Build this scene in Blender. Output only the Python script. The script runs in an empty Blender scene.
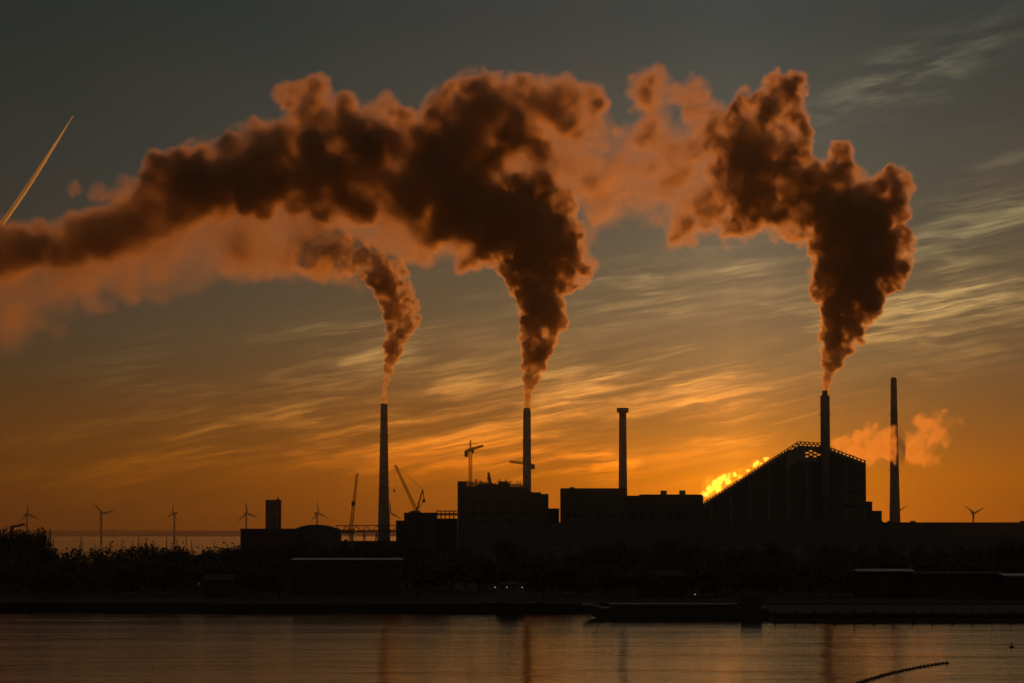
import bpy, bmesh, math, random
import numpy as np

# ------------------------------------------------------------------ camera, sky, sun, exposure
R = math.radians
scene = bpy.context.scene
col = scene.collection
CAM_Z = 18.0
LENS = 102.0
F = 1024 * LENS / 36.0                      # focal length in pixels
PITCH = math.atan(189.5 / F)
cam_d = bpy.data.cameras.new("camera")
cam_d.lens = LENS
cam_d.sensor_width = 36
cam_d.clip_start = 1.0
cam_d.clip_end = 200000
cam = bpy.data.objects.new("camera", cam_d)
cam.location = (0, 0, CAM_Z)
cam.rotation_euler = (R(90) + PITCH, 0, 0)
col.objects.link(cam)
scene.camera = cam

SUN_AZ = math.atan((737 - 512) / F)
SUN_EL = R(0.55)
SUN_COLOR = (1.0, 0.25, 0.014)
SUN_STRENGTH = 0.5

scene.render.engine = 'CYCLES'
cy = scene.cycles
cy.use_denoising = True
cy.use_adaptive_sampling = True
cy.adaptive_threshold = .02
cy.max_bounces = 10
cy.diffuse_bounces = 2
cy.glossy_bounces = 3
cy.transmission_bounces = 2
cy.volume_bounces = 7
cy.transparent_max_bounces = 128
cy.caustics_reflective = False
cy.caustics_refractive = False
cy.sample_clamp_indirect = 3.0
scene.view_settings.view_transform = 'Standard'
scene.view_settings.look = 'None'
scene.view_settings.gamma = 1
scene.view_settings.use_curve_mapping = False
scene.view_settings.exposure = 0.0
scene.render.film_transparent = False


class S:
    """small wrapper so that shader maths reads as arithmetic"""
    nt = None

    def __init__(self, s): self.s = s

    @staticmethod
    def op(kind, *a, clamp=False):
        n = S.nt.nodes.new('ShaderNodeMath')
        n.operation = kind
        n.use_clamp = clamp
        for i, v in enumerate(a):
            if isinstance(v, S): S.nt.links.new(v.s, n.inputs[i])
            else: n.inputs[i].default_value = v
        return S(n.outputs[0])

    def __add__(s, o): return S.op('ADD', s, o)
    def __radd__(s, o): return S.op('ADD', o, s)
    def __sub__(s, o): return S.op('SUBTRACT', s, o)
    def __rsub__(s, o): return S.op('SUBTRACT', o, s)
    def __mul__(s, o): return S.op('MULTIPLY', s, o)
    def __rmul__(s, o): return S.op('MULTIPLY', o, s)
    def __truediv__(s, o): return S.op('DIVIDE', s, o)
    def __rtruediv__(s, o): return S.op('DIVIDE', o, s)
    def __neg__(s): return S.op('MULTIPLY', s, -1.0)


def s_exp(v): return S.op('EXPONENT', v)
def s_abs(v): return S.op('ABSOLUTE', v)


def s_step(v, a, b):
    n = S.nt.nodes.new('ShaderNodeMapRange')
    n.interpolation_type = 'SMOOTHSTEP'
    S.nt.links.new(v.s, n.inputs['Value'])
    n.inputs['From Min'].default_value = a
    n.inputs['From Max'].default_value = b
    return S(n.outputs['Result'])


def s_xyz(x, y, z=0.0):
    n = S.nt.nodes.new('ShaderNodeCombineXYZ')
    for i, v in enumerate((x, y, z)):
        if isinstance(v, S): S.nt.links.new(v.s, n.inputs[i])
        else: n.inputs[i].default_value = v
    return n.outputs[0]


def s_noise(vec, scale=1.0, detail=4.0, rough=0.55, dist=0.0):
    n = S.nt.nodes.new('ShaderNodeTexNoise')
    S.nt.links.new(vec, n.inputs['Vector'])
    n.inputs['Scale'].default_value = scale
    n.inputs['Detail'].default_value = detail
    n.inputs['Roughness'].default_value = rough
    n.inputs['Distortion'].default_value = dist
    return S(n.outputs['Fac'])


def s_mixc(fac, a, b, mode='MIX'):
    n = S.nt.nodes.new('ShaderNodeMix')
    n.data_type = 'RGBA'
    n.blend_type = mode
    n.clamp_factor = False
    for i, v in ((0, fac), (6, a), (7, b)):
        if isinstance(v, S): S.nt.links.new(v.s, n.inputs[i])
        elif hasattr(v, 'is_output'): S.nt.links.new(v, n.inputs[i])
        elif i == 0: n.inputs[i].default_value = v
        else: n.inputs[i].default_value = (*v, 1)
    return n.outputs[2]


def build_world():
    w = bpy.data.worlds.new("World")
    scene.world = w
    w.use_nodes = True
    nt = w.node_tree
    nt.nodes.clear()
    S.nt = nt
    tc = nt.nodes.new('ShaderNodeTexCoord')
    sep = nt.nodes.new('ShaderNodeSeparateXYZ')
    nt.links.new(tc.outputs['Generated'], sep.inputs[0])
    dx, dy, dz = (S(o) for o in sep.outputs)
    u = S.op('ARCTAN2', dx, dy) * F            # azimuth and elevation of the direction, in
    v = S.op('ARCSINE', dz) * F                # units of 1/2901 rad
    v = S.op('MAXIMUM', v, 0.0)
    su = math.atan((735 - 512) / F) * F
    du = s_abs(u - su)
    # clear sky from the horizon up
    ramp = nt.nodes.new('ShaderNodeValToRGB')
    cr = ramp.color_ramp
    stops = [(0, (.90, .200, .0012)), (54, (.90, .238, .002)), (99, (.50, .190, .026)), (131, (.36, .172, .046)),
             (169, (.265, .168, .066)), (215, (.195, .148, .075)), (285, (.125, .117, .076)),
             (380, (.085, .092, .072)), (509, (.046, .060, .056)), (560, (.042, .057, .055)), (1000, (.036, .039, .040))]
    top = 1000.0
    while len(cr.elements) < len(stops): cr.elements.new(.5)
    for e, (p, c) in zip(cr.elements, stops):
        e.position = p / top
        e.color = (*c, 1)
    nt.links.new((v / top).s, ramp.inputs[0])
    length = S.op('MINIMUM', 240.0 + v * 1.24, 1500.0)
    fall = s_exp(-(du / length))
    fall = S.op('MAXIMUM', fall, 0.05)
    glow = s_exp(-(du / 85.0)) * s_exp(-(v / 80.0)) * .80
    hi = s_step(v, 40.0, 170.0)
    top_ = s_step(v, 250.0, 480.0)
    left = s_step(u, su - 260.0, su - 760.0)
    sky = s_mixc(1.0, ramp.outputs[0], s_xyz(fall * (1.0 - left * .36), fall * (1.0 - left * (.16 - hi * .18 + top_ * .06)), fall * (1.0 + left * hi * (.34 - top_ * .36))), 'MULTIPLY')
    sky = s_mixc(glow, sky, (1.0, .30, .01), 'ADD')
    # high cirrus: feathered streaks that climb gently to the right
    tilt = R(9)
    a = u * math.cos(tilt) - v * math.sin(tilt)
    b = u * math.sin(tilt) * -1.0 + v * math.cos(tilt)
    b = v * math.cos(tilt) - u * math.sin(tilt)
    a = u * math.cos(tilt) + v * math.sin(tilt)
    warp = s_noise(s_xyz(a / 240.0, b / 90.0, 3.1), 1.0, 4.0, .6) - .5
    fine = s_noise(s_xyz(a / 165.0 + warp * 1.6, b / 13.0 + warp * 3.2, 7.7), 1.0, 7.0, .64)
    broad = s_noise(s_xyz(a / 230.0 + warp * .6, b / 48.0 + warp * 1.0, 1.3), 1.0, 3.0, .5)
    fib = s_noise(s_xyz(a / 80.0 + warp * 2.0, b / 4.6 + warp * 4.8, 5.5), 1.0, 4.0, .65)
    streak = s_step(fine * .56 + broad * .40 + fib * .26, .53, .80) * (.45 + fib * 1.15)
    patch = s_noise(s_xyz(a / 130.0 + warp * 1.2, b / 42.0 + warp * 1.0, 12.6), 1.0, 3.0, .55)
    streak = streak * (.42 + s_step(patch, .38, .64) * 1.45)

    def gauss(x0, y0, rx, ry, slope=0.0):
        X = u - (x0 - 512.0)
        Y = v - (531.0 - y0) - X * slope
        X, Y = X / rx, Y / ry
        return s_exp(-(X * X + Y * Y))
    m = gauss(670, 385, 180, 36, .10) * 1.25
    m = m + gauss(930, 318, 170, 46, .22) * 1.45
    m = m + gauss(700, 295, 260, 45, .08) * .6
    m = m + gauss(400, 415, 190, 65, .05) * 1.2
    m = m + gauss(150, 430, 190, 50, .05) * 1.0
    m = m + gauss(345, 345, 60, 24, -.05) * 1.1
    m = m + gauss(480, 338, 40, 14, .05) * .8
    m = m + gauss(640, 455, 160, 16, .03) * .6
    m = m + gauss(600, 445, 120, 30, .03) * .4
    m = m + gauss(950, 245, 150, 40, .10) * .8
    m = m + gauss(1010, 190, 80, 40, .10) * .5
    wis = gauss(925, 72, 95, 26, .42)
    wn = s_noise(s_xyz(a / 60.0 + warp * 1.5, b / 15.0 + warp * 3.0, 2.2), 1.0, 6.0, .62)
    cl = streak * m + s_step(wn, .38, .78) * wis * 1.7 + m * .02
    lit = s_mixc(1.0, sky, (1.8, 1.42, .85), 'MULTIPLY')
    sky2 = s_mixc(cl, sky, lit, 'ADD')
    # grey undersides between the bright streaks
    shade = s_noise(s_xyz(a / 170.0 + warp * .5, b / 26.0 + warp * 2.0, 9.4), 1.0, 3.0, .5)
    dk = s_step(shade, .48, .72) * S.op('MINIMUM', m, 1.0) * .45
    sky2 = s_mixc(dk, sky2, s_mixc(1.0, sky2, (.62, .68, .78), 'MULTIPLY'))
    # the physical sky carries the part away from the sunset
    nish = nt.nodes.new('ShaderNodeTexSky')
    nish.sky_type = 'NISHITA'
    nish.sun_disc = False
    nish.sun_elevation = SUN_EL
    nish.sun_rotation = SUN_AZ
    nish.air_density = 1.2
    nish.dust_density = 2.0
    nm = s_mixc(1.0, nish.outputs[0], (.105, .083, .066), 'MULTIPLY')
    away = s_step(s_abs(u), 900.0, 3200.0)
    away = S.op('MAXIMUM', away, s_step(v, 900.0, 2200.0))
    sky3 = s_mixc(away, sky2, nm)
    bg = nt.nodes.new('ShaderNodeBackground')
    nt.links.new(sky3, bg.inputs['Color'])
    bg.inputs['Strength'].default_value = 1.0
    out = nt.nodes.new('ShaderNodeOutputWorld')
    nt.links.new(bg.outputs[0], out.inputs['Surface'])
    w.cycles.sampling_method = 'AUTOMATIC'


build_world()

sun_d = bpy.data.lights.new("sun", 'SUN')
sun_d.energy = SUN_STRENGTH
sun_d.color = SUN_COLOR
sun_d.angle = R(0.5)
sun = bpy.data.objects.new("sun", sun_d)
sun.rotation_euler = (R(90) - SUN_EL, 0, math.pi - SUN_AZ)
sun.location = (400, 3000, 400)
col.objects.link(sun)


# ------------------------------------------------------------------ helpers
def px(x, y, D):
    """the point of the plane Y = D that stands behind a place in the photograph"""
    a, b = (x - 512) / F, (341.5 - y) / F
    Y = math.cos(PITCH) - b * math.sin(PITCH)
    Z = math.sin(PITCH) + b * math.cos(PITCH)
    k = D / Y
    return (a * k, D, CAM_Z + Z * k)


def zx(x, D): return px(x, 531, D)[0]
def zz(y, D): return px(512, y, D)[2]


def mat(name, base, rough=.8, metal=0.0, vary=.25, scale=.3, emit=None, spec=.3):
    m = bpy.data.materials.new(name)
    m.use_nodes = True
    nt = m.node_tree
    p = nt.nodes['Principled BSDF']
    S.nt = nt
    tc = nt.nodes.new('ShaderNodeTexCoord')
    n = s_noise(tc.outputs['Object'], scale, 5.0, .6)
    dark = tuple(c * (1 - vary) for c in base)
    lite = tuple(min(1, c * (1 + vary)) for c in base)
    nt.links.new(s_mixc(s_step(n, .3, .7), dark, lite), p.inputs['Base Color'])
    p.inputs['Roughness'].default_value = rough
    p.inputs['Metallic'].default_value = metal
    p.inputs['Specular IOR Level'].default_value = spec
    if emit:
        p.inputs['Emission Color'].default_value = (*emit[:3], 1)
        p.inputs['Emission Strength'].default_value = emit[3]
    return m


M = dict(
    concrete=mat('concrete', (.30, .28, .26), .85),
    pale_concrete=mat('pale concrete', (.42, .40, .37), .85),
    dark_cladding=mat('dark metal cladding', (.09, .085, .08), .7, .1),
    alu=mat('aluminium cladding', (.20, .20, .20), .5, .4),
    steel=mat('painted steel', (.13, .13, .13), .5, .3, scale=1),
    yellow=mat('yellow crane paint', (.35, .20, .04), .5, scale=1),
    red_paint=mat('red band paint', (.30, .05, .03), .6),
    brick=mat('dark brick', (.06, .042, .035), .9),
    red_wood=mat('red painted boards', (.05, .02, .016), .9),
    roof_pale=mat('pale sheet roof', (.55, .55, .55), .55, .0, .15),
    roof_dark=mat('tarred roof', (.05, .05, .05), .8),
    glass=mat('window glass', (.03, .03, .035), .15, spec=.5),
    hull_dark=mat('dark hull paint', (.03, .035, .05), .4),
    hull_white=mat('white gelcoat', (.6, .6, .6), .35),
    wood=mat('weathered timber', (.06, .045, .03), .85),
    bark=mat('bark', (.06, .045, .035), .95, scale=2),
    leaf=mat('bare twigs and dry leaves', (.10, .08, .05), .95, scale=2),
    white=mat('grey turbine paint', (.22, .22, .22), .5),
    rubber=mat('black rubber', (.02, .02, .02), .7),
    rope=mat('wet rope', (.06, .05, .04), .9, scale=3),
    buoy=mat('faded orange plastic', (.25, .08, .03), .6, scale=3),
    stone=mat('quay stone', (.16, .15, .14), .9),
    lamp=mat('lit lamp', (.8, .8, .7), .5, emit=(1.0, .80, .50, .7)),
    coast=mat('far wooded coast', (.06, .055, .05), .95, scale=.01),
    land=mat('harbour ground', (.04, .035, .03), .95, scale=.05),
)


class MB:
    """collects shapes, then links them as one mesh object"""

    def __init__(s): s.bm = bmesh.new()

    def quad(s, vs):
        vv = [s.bm.verts.new(v) for v in vs]
        s.bm.faces.new(vv)
        return s

    def box(s, x0, x1, y0, y1, z0, z1):
        c = [s.bm.verts.new(v) for v in ((x0, y0, z0), (x1, y0, z0), (x1, y1, z0), (x0, y1, z0),
                                        (x0, y0, z1), (x1, y0, z1), (x1, y1, z1), (x0, y1, z1))]
        for f in ((3, 2, 1, 0), (4, 5, 6, 7), (0, 1, 5, 4), (1, 2, 6, 5), (2, 3, 7, 6), (3, 0, 4, 7)):
            s.bm.faces.new([c[i] for i in f])
        return s

    def prism(s, pts, y0, y1):
        """a polygon in x,z pushed from y0 to y1"""
        a = [s.bm.verts.new((x, y0, z)) for x, z in pts]
        b = [s.bm.verts.new((x, y1, z)) for x, z in pts]
        n = len(pts)
        s.bm.faces.new(a)
        s.bm.faces.new(b[::-1])
        for i in range(n):
            j = (i + 1) % n
            s.bm.faces.new([a[j], a[i], b[i], b[j]])
        return s

    def lathe(s, prof, n=24, c=(0, 0, 0), sy=1.0):
        """profile of (radius, z) turned about a vertical axis"""
        rings = []
        for r, z in prof:
            rings.append([s.bm.verts.new((c[0] + r * math.cos(2 * math.pi * i / n), c[1] + sy * r * math.sin(2 * math.pi * i / n), c[2] + z)) for i in range(n)])
        for p, q in zip(rings, rings[1:]):
            for i in range(n):
                j = (i + 1) % n
                s.bm.faces.new([p[i], p[j], q[j], q[i]])
        s.bm.faces.new(rings[0][::-1])
        s.bm.faces.new(rings[-1])
        return s

    def bar(s, p, q, r0, r1=None, n=6):
        from mathutils import Vector
        p, q = Vector(p), Vector(q)
        r1 = r0 if r1 is None else r1
        d = (q - p).normalized()
        a = d.orthogonal().normalized()
        b = d.cross(a)
        A = [s.bm.verts.new(p + (a * math.cos(t) + b * math.sin(t)) * r0) for t in (2 * math.pi * i / n for i in range(n))]
        B = [s.bm.verts.new(q + (a * math.cos(t) + b * math.sin(t)) * r1) for t in (2 * math.pi * i / n for i in range(n))]
        for i in range(n):
            j = (i + 1) % n
            s.bm.faces.new([A[i], A[j], B[j], B[i]])
        s.bm.faces.new(A[::-1])
        s.bm.faces.new(B)
        return s

    def truss(s, p, q, w, r, bays, w1=None):
        """square lattice boom from p to q"""
        from mathutils import Vector
        p, q = Vector(p), Vector(q)
        w1 = w if w1 is None else w1
        d = (q - p).normalized()
        side = Vector((0, 1, 0))
        up = d.cross(side).normalized()
        C = []
        for k in range(bays + 1):
            t = k / bays
            m, h = p.lerp(q, t), (w + (w1 - w) * t) / 2
            C.append([m + side * h * i + up * h * j for i, j in ((-1, -1), (1, -1), (1, 1), (-1, 1))])
        for k in range(4):
            s.bar(C[0][k], C[-1][k], r, n=4)
        for k in range(bays):
            for i in range(4):
                j = (i + 1) % 4
                s.bar(C[k][i], C[k + 1][j] if k % 2 else C[k + 1][j], r * .6, n=3)
                s.bar(C[k][i], C[k][j], r * .6, n=3)
        return s

    def build(s, name, m, parent=None, loc=None, smooth=False):
        bmesh.ops.recalc_face_normals(s.bm, faces=s.bm.faces[:])
        me = bpy.data.meshes.new(name)
        s.bm.to_mesh(me)
        s.bm.free()
        if smooth:
            me.polygons.foreach_set('use_smooth', [True] * len(me.polygons))
        me.materials.append(m)
        o = bpy.data.objects.new(name, me)
        col.objects.link(o)
        if parent: o.parent = parent
        if loc: o.location = loc
        return o


def tag(o, label, cat, group=None):
    o['label'] = label
    o['category'] = cat
    if group: o['group'] = group
    return o


def thing(name, label, cat, loc=(0, 0, 0), rz=0.0, group=None):
    o = bpy.data.objects.new(name, None)
    col.objects.link(o)
    o.location = loc
    o.rotation_euler = (0, 0, rz)
    o.empty_display_size = .5
    return tag(o, label, cat, group)


def structure(o):
    o['kind'] = 'structure'
    return o


def dup(o, parent=None):
    c = o.copy()
    col.objects.link(c)
    c.parent = parent
    for ch in list(o.children):
        dup(ch, c)
    return c


GZ = 2.0                                     # height of the harbour land above the water

# ------------------------------------------------------------------ water, land, far coast
def make_water():
    m = bpy.data.materials.new('rippled water')
    m.use_nodes = True
    nt = m.node_tree
    S.nt = nt
    p = nt.nodes['Principled BSDF']
    p.inputs['Base Color'].default_value = (.012, .014, .013, 1)
    p.inputs['Roughness'].default_value = .09
    p.inputs['IOR'].default_value = 1.333
    tc = nt.nodes.new('ShaderNodeTexCoord')
    sep = nt.nodes.new('ShaderNodeSeparateXYZ')
    nt.links.new(tc.outputs['Object'], sep.inputs[0])
    x, y = S(sep.outputs[0]), S(sep.outputs[1])
    n1 = s_noise(s_xyz(x / 9.0, y / 2.6, 0.0), 1.0, 4.0, .6)
    n2 = s_noise(s_xyz(x / 60.0, y / 26.0, 4.0), 1.0, 2.0, .5)
    n3 = s_noise(s_xyz(x / 110.0, y / 11.0, 8.0), 1.0, 3.0, .6)
    h = n1 * (.35 + n2 * 1.1) + n3 * (.3 + s_step(n2, .35, .65) * 1.5)
    bp = nt.nodes.new('ShaderNodeBump')
    bp.inputs['Strength'].default_value = .30
    bp.inputs['Distance'].default_value = .42
    nt.links.new(h.s, bp.inputs['Height'])
    nt.links.new(bp.outputs[0], p.inputs['Normal'])
    b = MB()
    b.quad([(-6900, -500, 0), (6900, -500, 0), (6900, 10550, 0), (-6900, 10550, 0)])
    structure(b.build('water', m))


make_water()


def slab(name, pts, z0, z1, m):
    b = MB()
    lo = [b.bm.verts.new((x, y, z0)) for x, y in pts]
    hi = [b.bm.verts.new((x, y, z1)) for x, y in pts]
    b.bm.faces.new(hi)
    b.bm.faces.new(lo[::-1])
    n = len(pts)
    for i in range(n):
        j = (i + 1) % n
        b.bm.faces.new([lo[i], lo[j], hi[j], hi[i]])
    return structure(b.build(name, m))


rng = random.Random(11)
near = [(-1500, 652)]
for i in range(41):
    X = -300 + i * 12
    near.append((X, 650 + rng.uniform(-9, 4)))
near += [(1500, 648), (1500, 860), (-84, 859), (-1500, 859)]
slab('bank_ground', near, -3, GZ, M['land'])
slab('harbour_ground', [(-84, 859.2), (1500, 860.2), (2600, 2900), (-262, 2900), (-196, 1650)], -3, GZ - .004, M['land'])


def far_coast():
    b = MB()
    r = random.Random(5)
    D = 10300
    n = 160
    top = []
    for i in range(n + 1):
        X = -6800 + i * 13600 / n
        top.append((X, 17 + 2.5 * math.sin(i * .31) + r.uniform(0, 3)))
    for i in range(n):
        (xa, za), (xb, zb) = top[i], top[i + 1]
        b.quad([(xa, D, -2), (xb, D, -2), (xb, D + 60, zb), (xa, D + 60, za)])
        b.quad([(xa, D + 60, za), (xb, D + 60, zb), (xb, D + 300, -2), (xa, D + 300, -2)])
    structure(b.build('hills', M['coast']))


far_coast()


def haze():
    m = bpy.data.materials.new('evening haze')
    m.use_nodes = True
    nt = m.node_tree
    nt.nodes.clear()
    v = nt.nodes.new('ShaderNodeVolumePrincipled')
    v.inputs['Color'].default_value = (.95, .93, .90, 1)
    v.inputs['Density'].default_value = HAZE
    v.inputs['Anisotropy'].default_value = .6
    o = nt.nodes.new('ShaderNodeOutputMaterial')
    nt.links.new(v.outputs[0], o.inputs['Volume'])
    b = MB().box(-7200, 7200, -600, 11000, -4.0, 420).build('haze', m)
    b['kind'] = 'stuff'


HAZE = 4.0e-5
haze()

# ------------------------------------------------------------------ chimneys
def chimney(label, x, D, prof, m, rings=(), rim=None, bands=()):
    """prof: (half width in pixels, y in the photograph) from the top down to the ground"""
    c = px(x, 531, D)
    t = thing('chimney', label, 'chimney', (c[0], D, GZ))
    k = D / F
    pts = [(w * k, zz(y, D) - GZ) for w, y in prof]
    pts = pts[::-1]
    pts[0] = (pts[0][0], -1.0)
    MB().lathe(pts, 28).build('shaft', m, t, smooth=True)
    if rim:
        w, y0, y1 = rim
        MB().lathe([(w * k * .9, zz(y1, D) - GZ), (w * k, zz(y1, D) - GZ + .6), (w * k, zz(y0, D) - GZ)], 28).build('rim', m, t)
    for w, y in rings:
        z = zz(y, D) - GZ
        g = MB()
        g.lathe([(w * k + 1.0, z - .25), (w * k + 1.0, z)], 28)
        for i in range(16):
            a = i * math.pi / 8
            g.bar(((w * k + .95) * math.cos(a), (w * k + .95) * math.sin(a), z), ((w * k + .95) * math.cos(a), (w * k + .95) * math.sin(a), z + 1.1), .05, n=3)
        g.build('gallery', M['steel'], t)
    wl = prof[-1][0] * k
    lad = MB()
    z1 = zz(prof[0][1], D) - GZ - 2
    w1 = prof[0][0] * k
    for s_ in (-.25, .25):
        lad.bar((s_, -wl - .3, 0), (s_, -w1 - .3, z1), .06, n=4)
    zc = 1.0
    while zc < z1:
        f_ = zc / z1
        lad.bar((-.25, -wl - .3 + (wl - w1) * f_, zc), (.25, -wl - .3 + (wl - w1) * f_, zc), .04, n=3)
        zc += 1.2
    lad.build('ladder', M['steel'], t)
    return t


chimney('tall tapered grey chimney standing left of the construction site, alone', 383.7, 2200,
        [(3.0, 403.6), (3.4, 405), (3.8, 430), (4.7, 480), (5.6, 520), (6.0, 556)], M['concrete'], rings=((4.0, 436), (4.9, 488)))
chimney('round chimney rising from the boiler house beside the tower cranes', 527.0, 2150,
        [(3.0, 408), (3.2, 410), (3.8, 411), (4.1, 470), (4.3, 556)], M['concrete'], rings=((4.1, 440),))
chimney('chimney with a wide flat collar at its top and no smoke', 623.0, 2150,
        [(3.6, 412), (3.8, 440), (4.4, 500), (4.6, 556)], M['concrete'], rim=(5.9, 408, 412.6))
chimney('slim chimney at the front of the sloping plant, smoking', 825.9, 2094,
        [(2.7, 390.6), (2.9, 395.2), (4.7, 395.8), (4.8, 450), (4.9, 556)], M['alu'], rings=((4.6, 414),))
chimney('tall tapered chimney without smoke, right of the sloping plant', 895.0, 2300,
        [(1.6, 377.3), (2.9, 378.6), (3.1, 385), (3.7, 430), (4.6, 480), (5.5, 522), (6.0, 552)], M['concrete'], rings=((3.5, 415), (4.4, 470)))


# ------------------------------------------------------------------ sloping waste-to-energy plant
def sloping_plant():
    D, D1 = 2100, 2165
    X = lambda x: zx(x, D)
    Z = lambda y: zz(y, D)
    c = (X(780), D, GZ)
    t = thing('sloping_plant', 'dark plant building with a long sloping roof and perforated edge', 'power plant', c)
    k = D / F

    def loc(x, y): return (X(x) - c[0], Z(y) - GZ)
    sil = [(688, 510), (705, 505.6), (790, 451.5), (796, 460.6), (827, 460.6), (832, 452.6), (866.4, 465.4), (866.5, 560), (688, 560)]
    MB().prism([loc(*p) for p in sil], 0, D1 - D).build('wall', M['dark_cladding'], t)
    # facade of staggered aluminium boxes, set proud of the wall
    # parapet: staggered boxes with gaps between them, along the roof edge
    top = [(704, 501.4), (791, 446.4), (799, 441.2), (820, 442.6), (831, 447.4), (866.5, 460.6)]

    def ytop(x):
        for (xa, ya), (xb, yb) in zip(top, top[1:]):
            if xa <= x <= xb: return ya + (yb - ya) * (x - xa) / (xb - xa)
        return top[-1][1]
    def hole(x, y):
        d = y - ytop(x)
        if x < 791: return .8 < d < 2.3 and x % 3.0 < 1.6
        if x < 823.5:
            if (.8 < d < 2.1 and x % 4.2 < 2.7) or (2.9 < d < 4.2 and (x + 2.1) % 4.2 < 2.7): return True
        elif .9 < d < 2.6 and x % 3.7 < 2.2: return True
        for hx, hy in ((811.5, 451.0), (807.8, 452.9), (815.4, 452.9), (811.5, 454.6), (807.6, 456.4), (815.6, 456.4), (819.2, 454.7)):
            if abs(x - hx) < 1.6 and abs(y - hy) < .8: return True
        return False

    par = MB()
    x = 704.0
    while x < 866.4:                                 # thin perforated wall, built column by column
        xm = x + .25
        yb = ytop(xm) + 5.6
        if 797 < xm < 827: yb = 461.5
        elif 786 < xm <= 797: yb = ytop(xm) + 20
        ys = np.arange(ytop(xm), yb, .15)
        run = None
        for y in list(ys) + [None]:
            solid = y is not None and not hole(xm, y + .07)
            if solid and run is None: run = y
            if not solid and run is not None:
                ye = y if y is not None else yb
                (xa, za), (xb, zb) = loc(x, ye), loc(x + .5, run)
                par.box(xa, xb, -.4, 1.0, za, zb)
                run = None
        x += .5
    bmesh.ops.remove_doubles(par.bm, verts=par.bm.verts[:], dist=.002)
    par.build('parapet', M['alu'], t)
    # shallow ribs of the facade
    fac = MB()
    for j in range(24):
        x = 712 + j * 6.4
        if abs(x - 825.6) < 5: continue
        yt = ytop(x) + 7
        if yt < 467 and 800 < x < 830: yt = 467
        if not j % 3 == 0: continue
        (xa, zb) = loc(x, yt)
        fac.box(xa - .5, xa + .5, -.35, -.01, -1, zb)
    fac.build('facade_rib', M['alu'], t)
    # gate and strip windows near the ground
    g = MB().box(loc(760, 560)[0], loc(772, 560)[0], -.12, .02, 0, 7).build('gate', M['steel'], t)
    for xa, xb, ya, yb in ((716, 744, 530, 533), (846, 862, 505, 507.5), (846, 862, 490, 492.5)):
        (p, q), (r_, s_) = loc(xa, yb), loc(xb, ya)
        MB().box(p, r_, -.38, .02, q, s_).build('window', M['glass'], t)


sloping_plant()


def block(name, label, cat, x0, x1, ytop, D, depth, m, roof=None, windows=(), parapet=True, extra=None):
    """flat-roofed building: wall, roof and rows of windows"""
    xa, xb = zx(x0, D), zx(x1, D)
    zt = zz(ytop, D) - GZ
    c = ((xa + xb) / 2, D, GZ)
    t = thing(name, label, cat, c)
    w = (xb - xa) / 2
    MB().box(-w, w, 0, depth, -.5, zt - .5).build('wall', m, t)
    r = MB().box(-w - .25, w + .25, -.25, depth + .25, zt - .5, zt)
    r.build('roof', roof or M['roof_dark'], t)
    for (fx0, fx1, fz0, fz1) in windows:
        MB().box(-w + 2 * w * fx0, -w + 2 * w * fx1, -.08, .05, zt * fz0, zt * fz1).build('window', M['glass'], t)
    return t, w, zt


# annexes right of the plant
block('plant_annex', 'narrow stair tower against the right end of the sloping plant', 'annex', 867.2, 872.5, 501.5, 2104, 30, M['dark_cladding'], windows=((.2, .8, .4, .46), (.2, .8, .7, .76)))
block('plant_annex', 'low annex at the far right foot of the sloping plant', 'annex', 872.8, 882, 510.8, 2104, 30, M['dark_cladding'], windows=((.2, .8, .6, .7),))

# boiler house under construction
def boiler_house():
    D = 2120
    Xc = zx(507, D)
    t = thing('boiler_house', 'tall dark boiler house under construction with scaffolding on its roof', 'building', (Xc, D, GZ))
    k = D / F

    def L(x, y): return (zx(x, D) - Xc, zz(y, D) - GZ)
    w = MB()
    sil = [(457.5, 560), (457.5, 481.2), (466.5, 481.2), (466.5, 486.5), (476, 486.5), (476, 484.8), (499, 484.8), (499, 483), (510, 483), (510, 487.2), (523, 487.2), (531.5, 491), (531.5, 492.2), (541, 492.2), (541, 494), (548.5, 494), (548.5, 560)]
    w.prism([L(*p) for p in sil], 0, 55)
    w.build('wall', M['dark_cladding'], t)
    r_ = random.Random(3)
    sc = MB()
    for j in range(36):
        x = 467.5 + j * 1.55
        y = r_.uniform(478.8, 485)
        yb = 487.5
        for dy in (2, 14):
            a = L(x, yb); b_ = L(x, y)
            sc.bar((a[0], dy, a[1]), (b_[0], dy, b_[1]), .46, n=4)
    for y, xa, xb in ((482.5, 468, 492), (484.6, 466.5, 524), (481.6, 497, 512), (486.4, 505, 524)):
        for dy in (2, 14):
            a = L(xa, y); b_ = L(xb, y)
            sc.bar((a[0], dy, a[1]), (b_[0], dy, b_[1]), .38, n=4)
    sc.build('scaffolding', M['steel'], t)
    h = MB()
    for xa, xb, y in ((498, 508, 481.2), (478, 486, 483)):
        a, b_ = L(xa, 486.5), L(xb, y)
        h.box(a[0], b_[0], 20, 34, a[1], b_[1])
        h.build('roof_house', M['alu'], t)
        h = MB()
    h.bm.free()
    for i in range(5):
        for j in range(3):
            a, b_ = L(471 + i * 12, 505 + j * 9), L(476 + i * 12, 502.5 + j * 9)
            MB().box(a[0], b_[0], -.1, .05, a[1], b_[1]).build('window', M['glass'], t)


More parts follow.
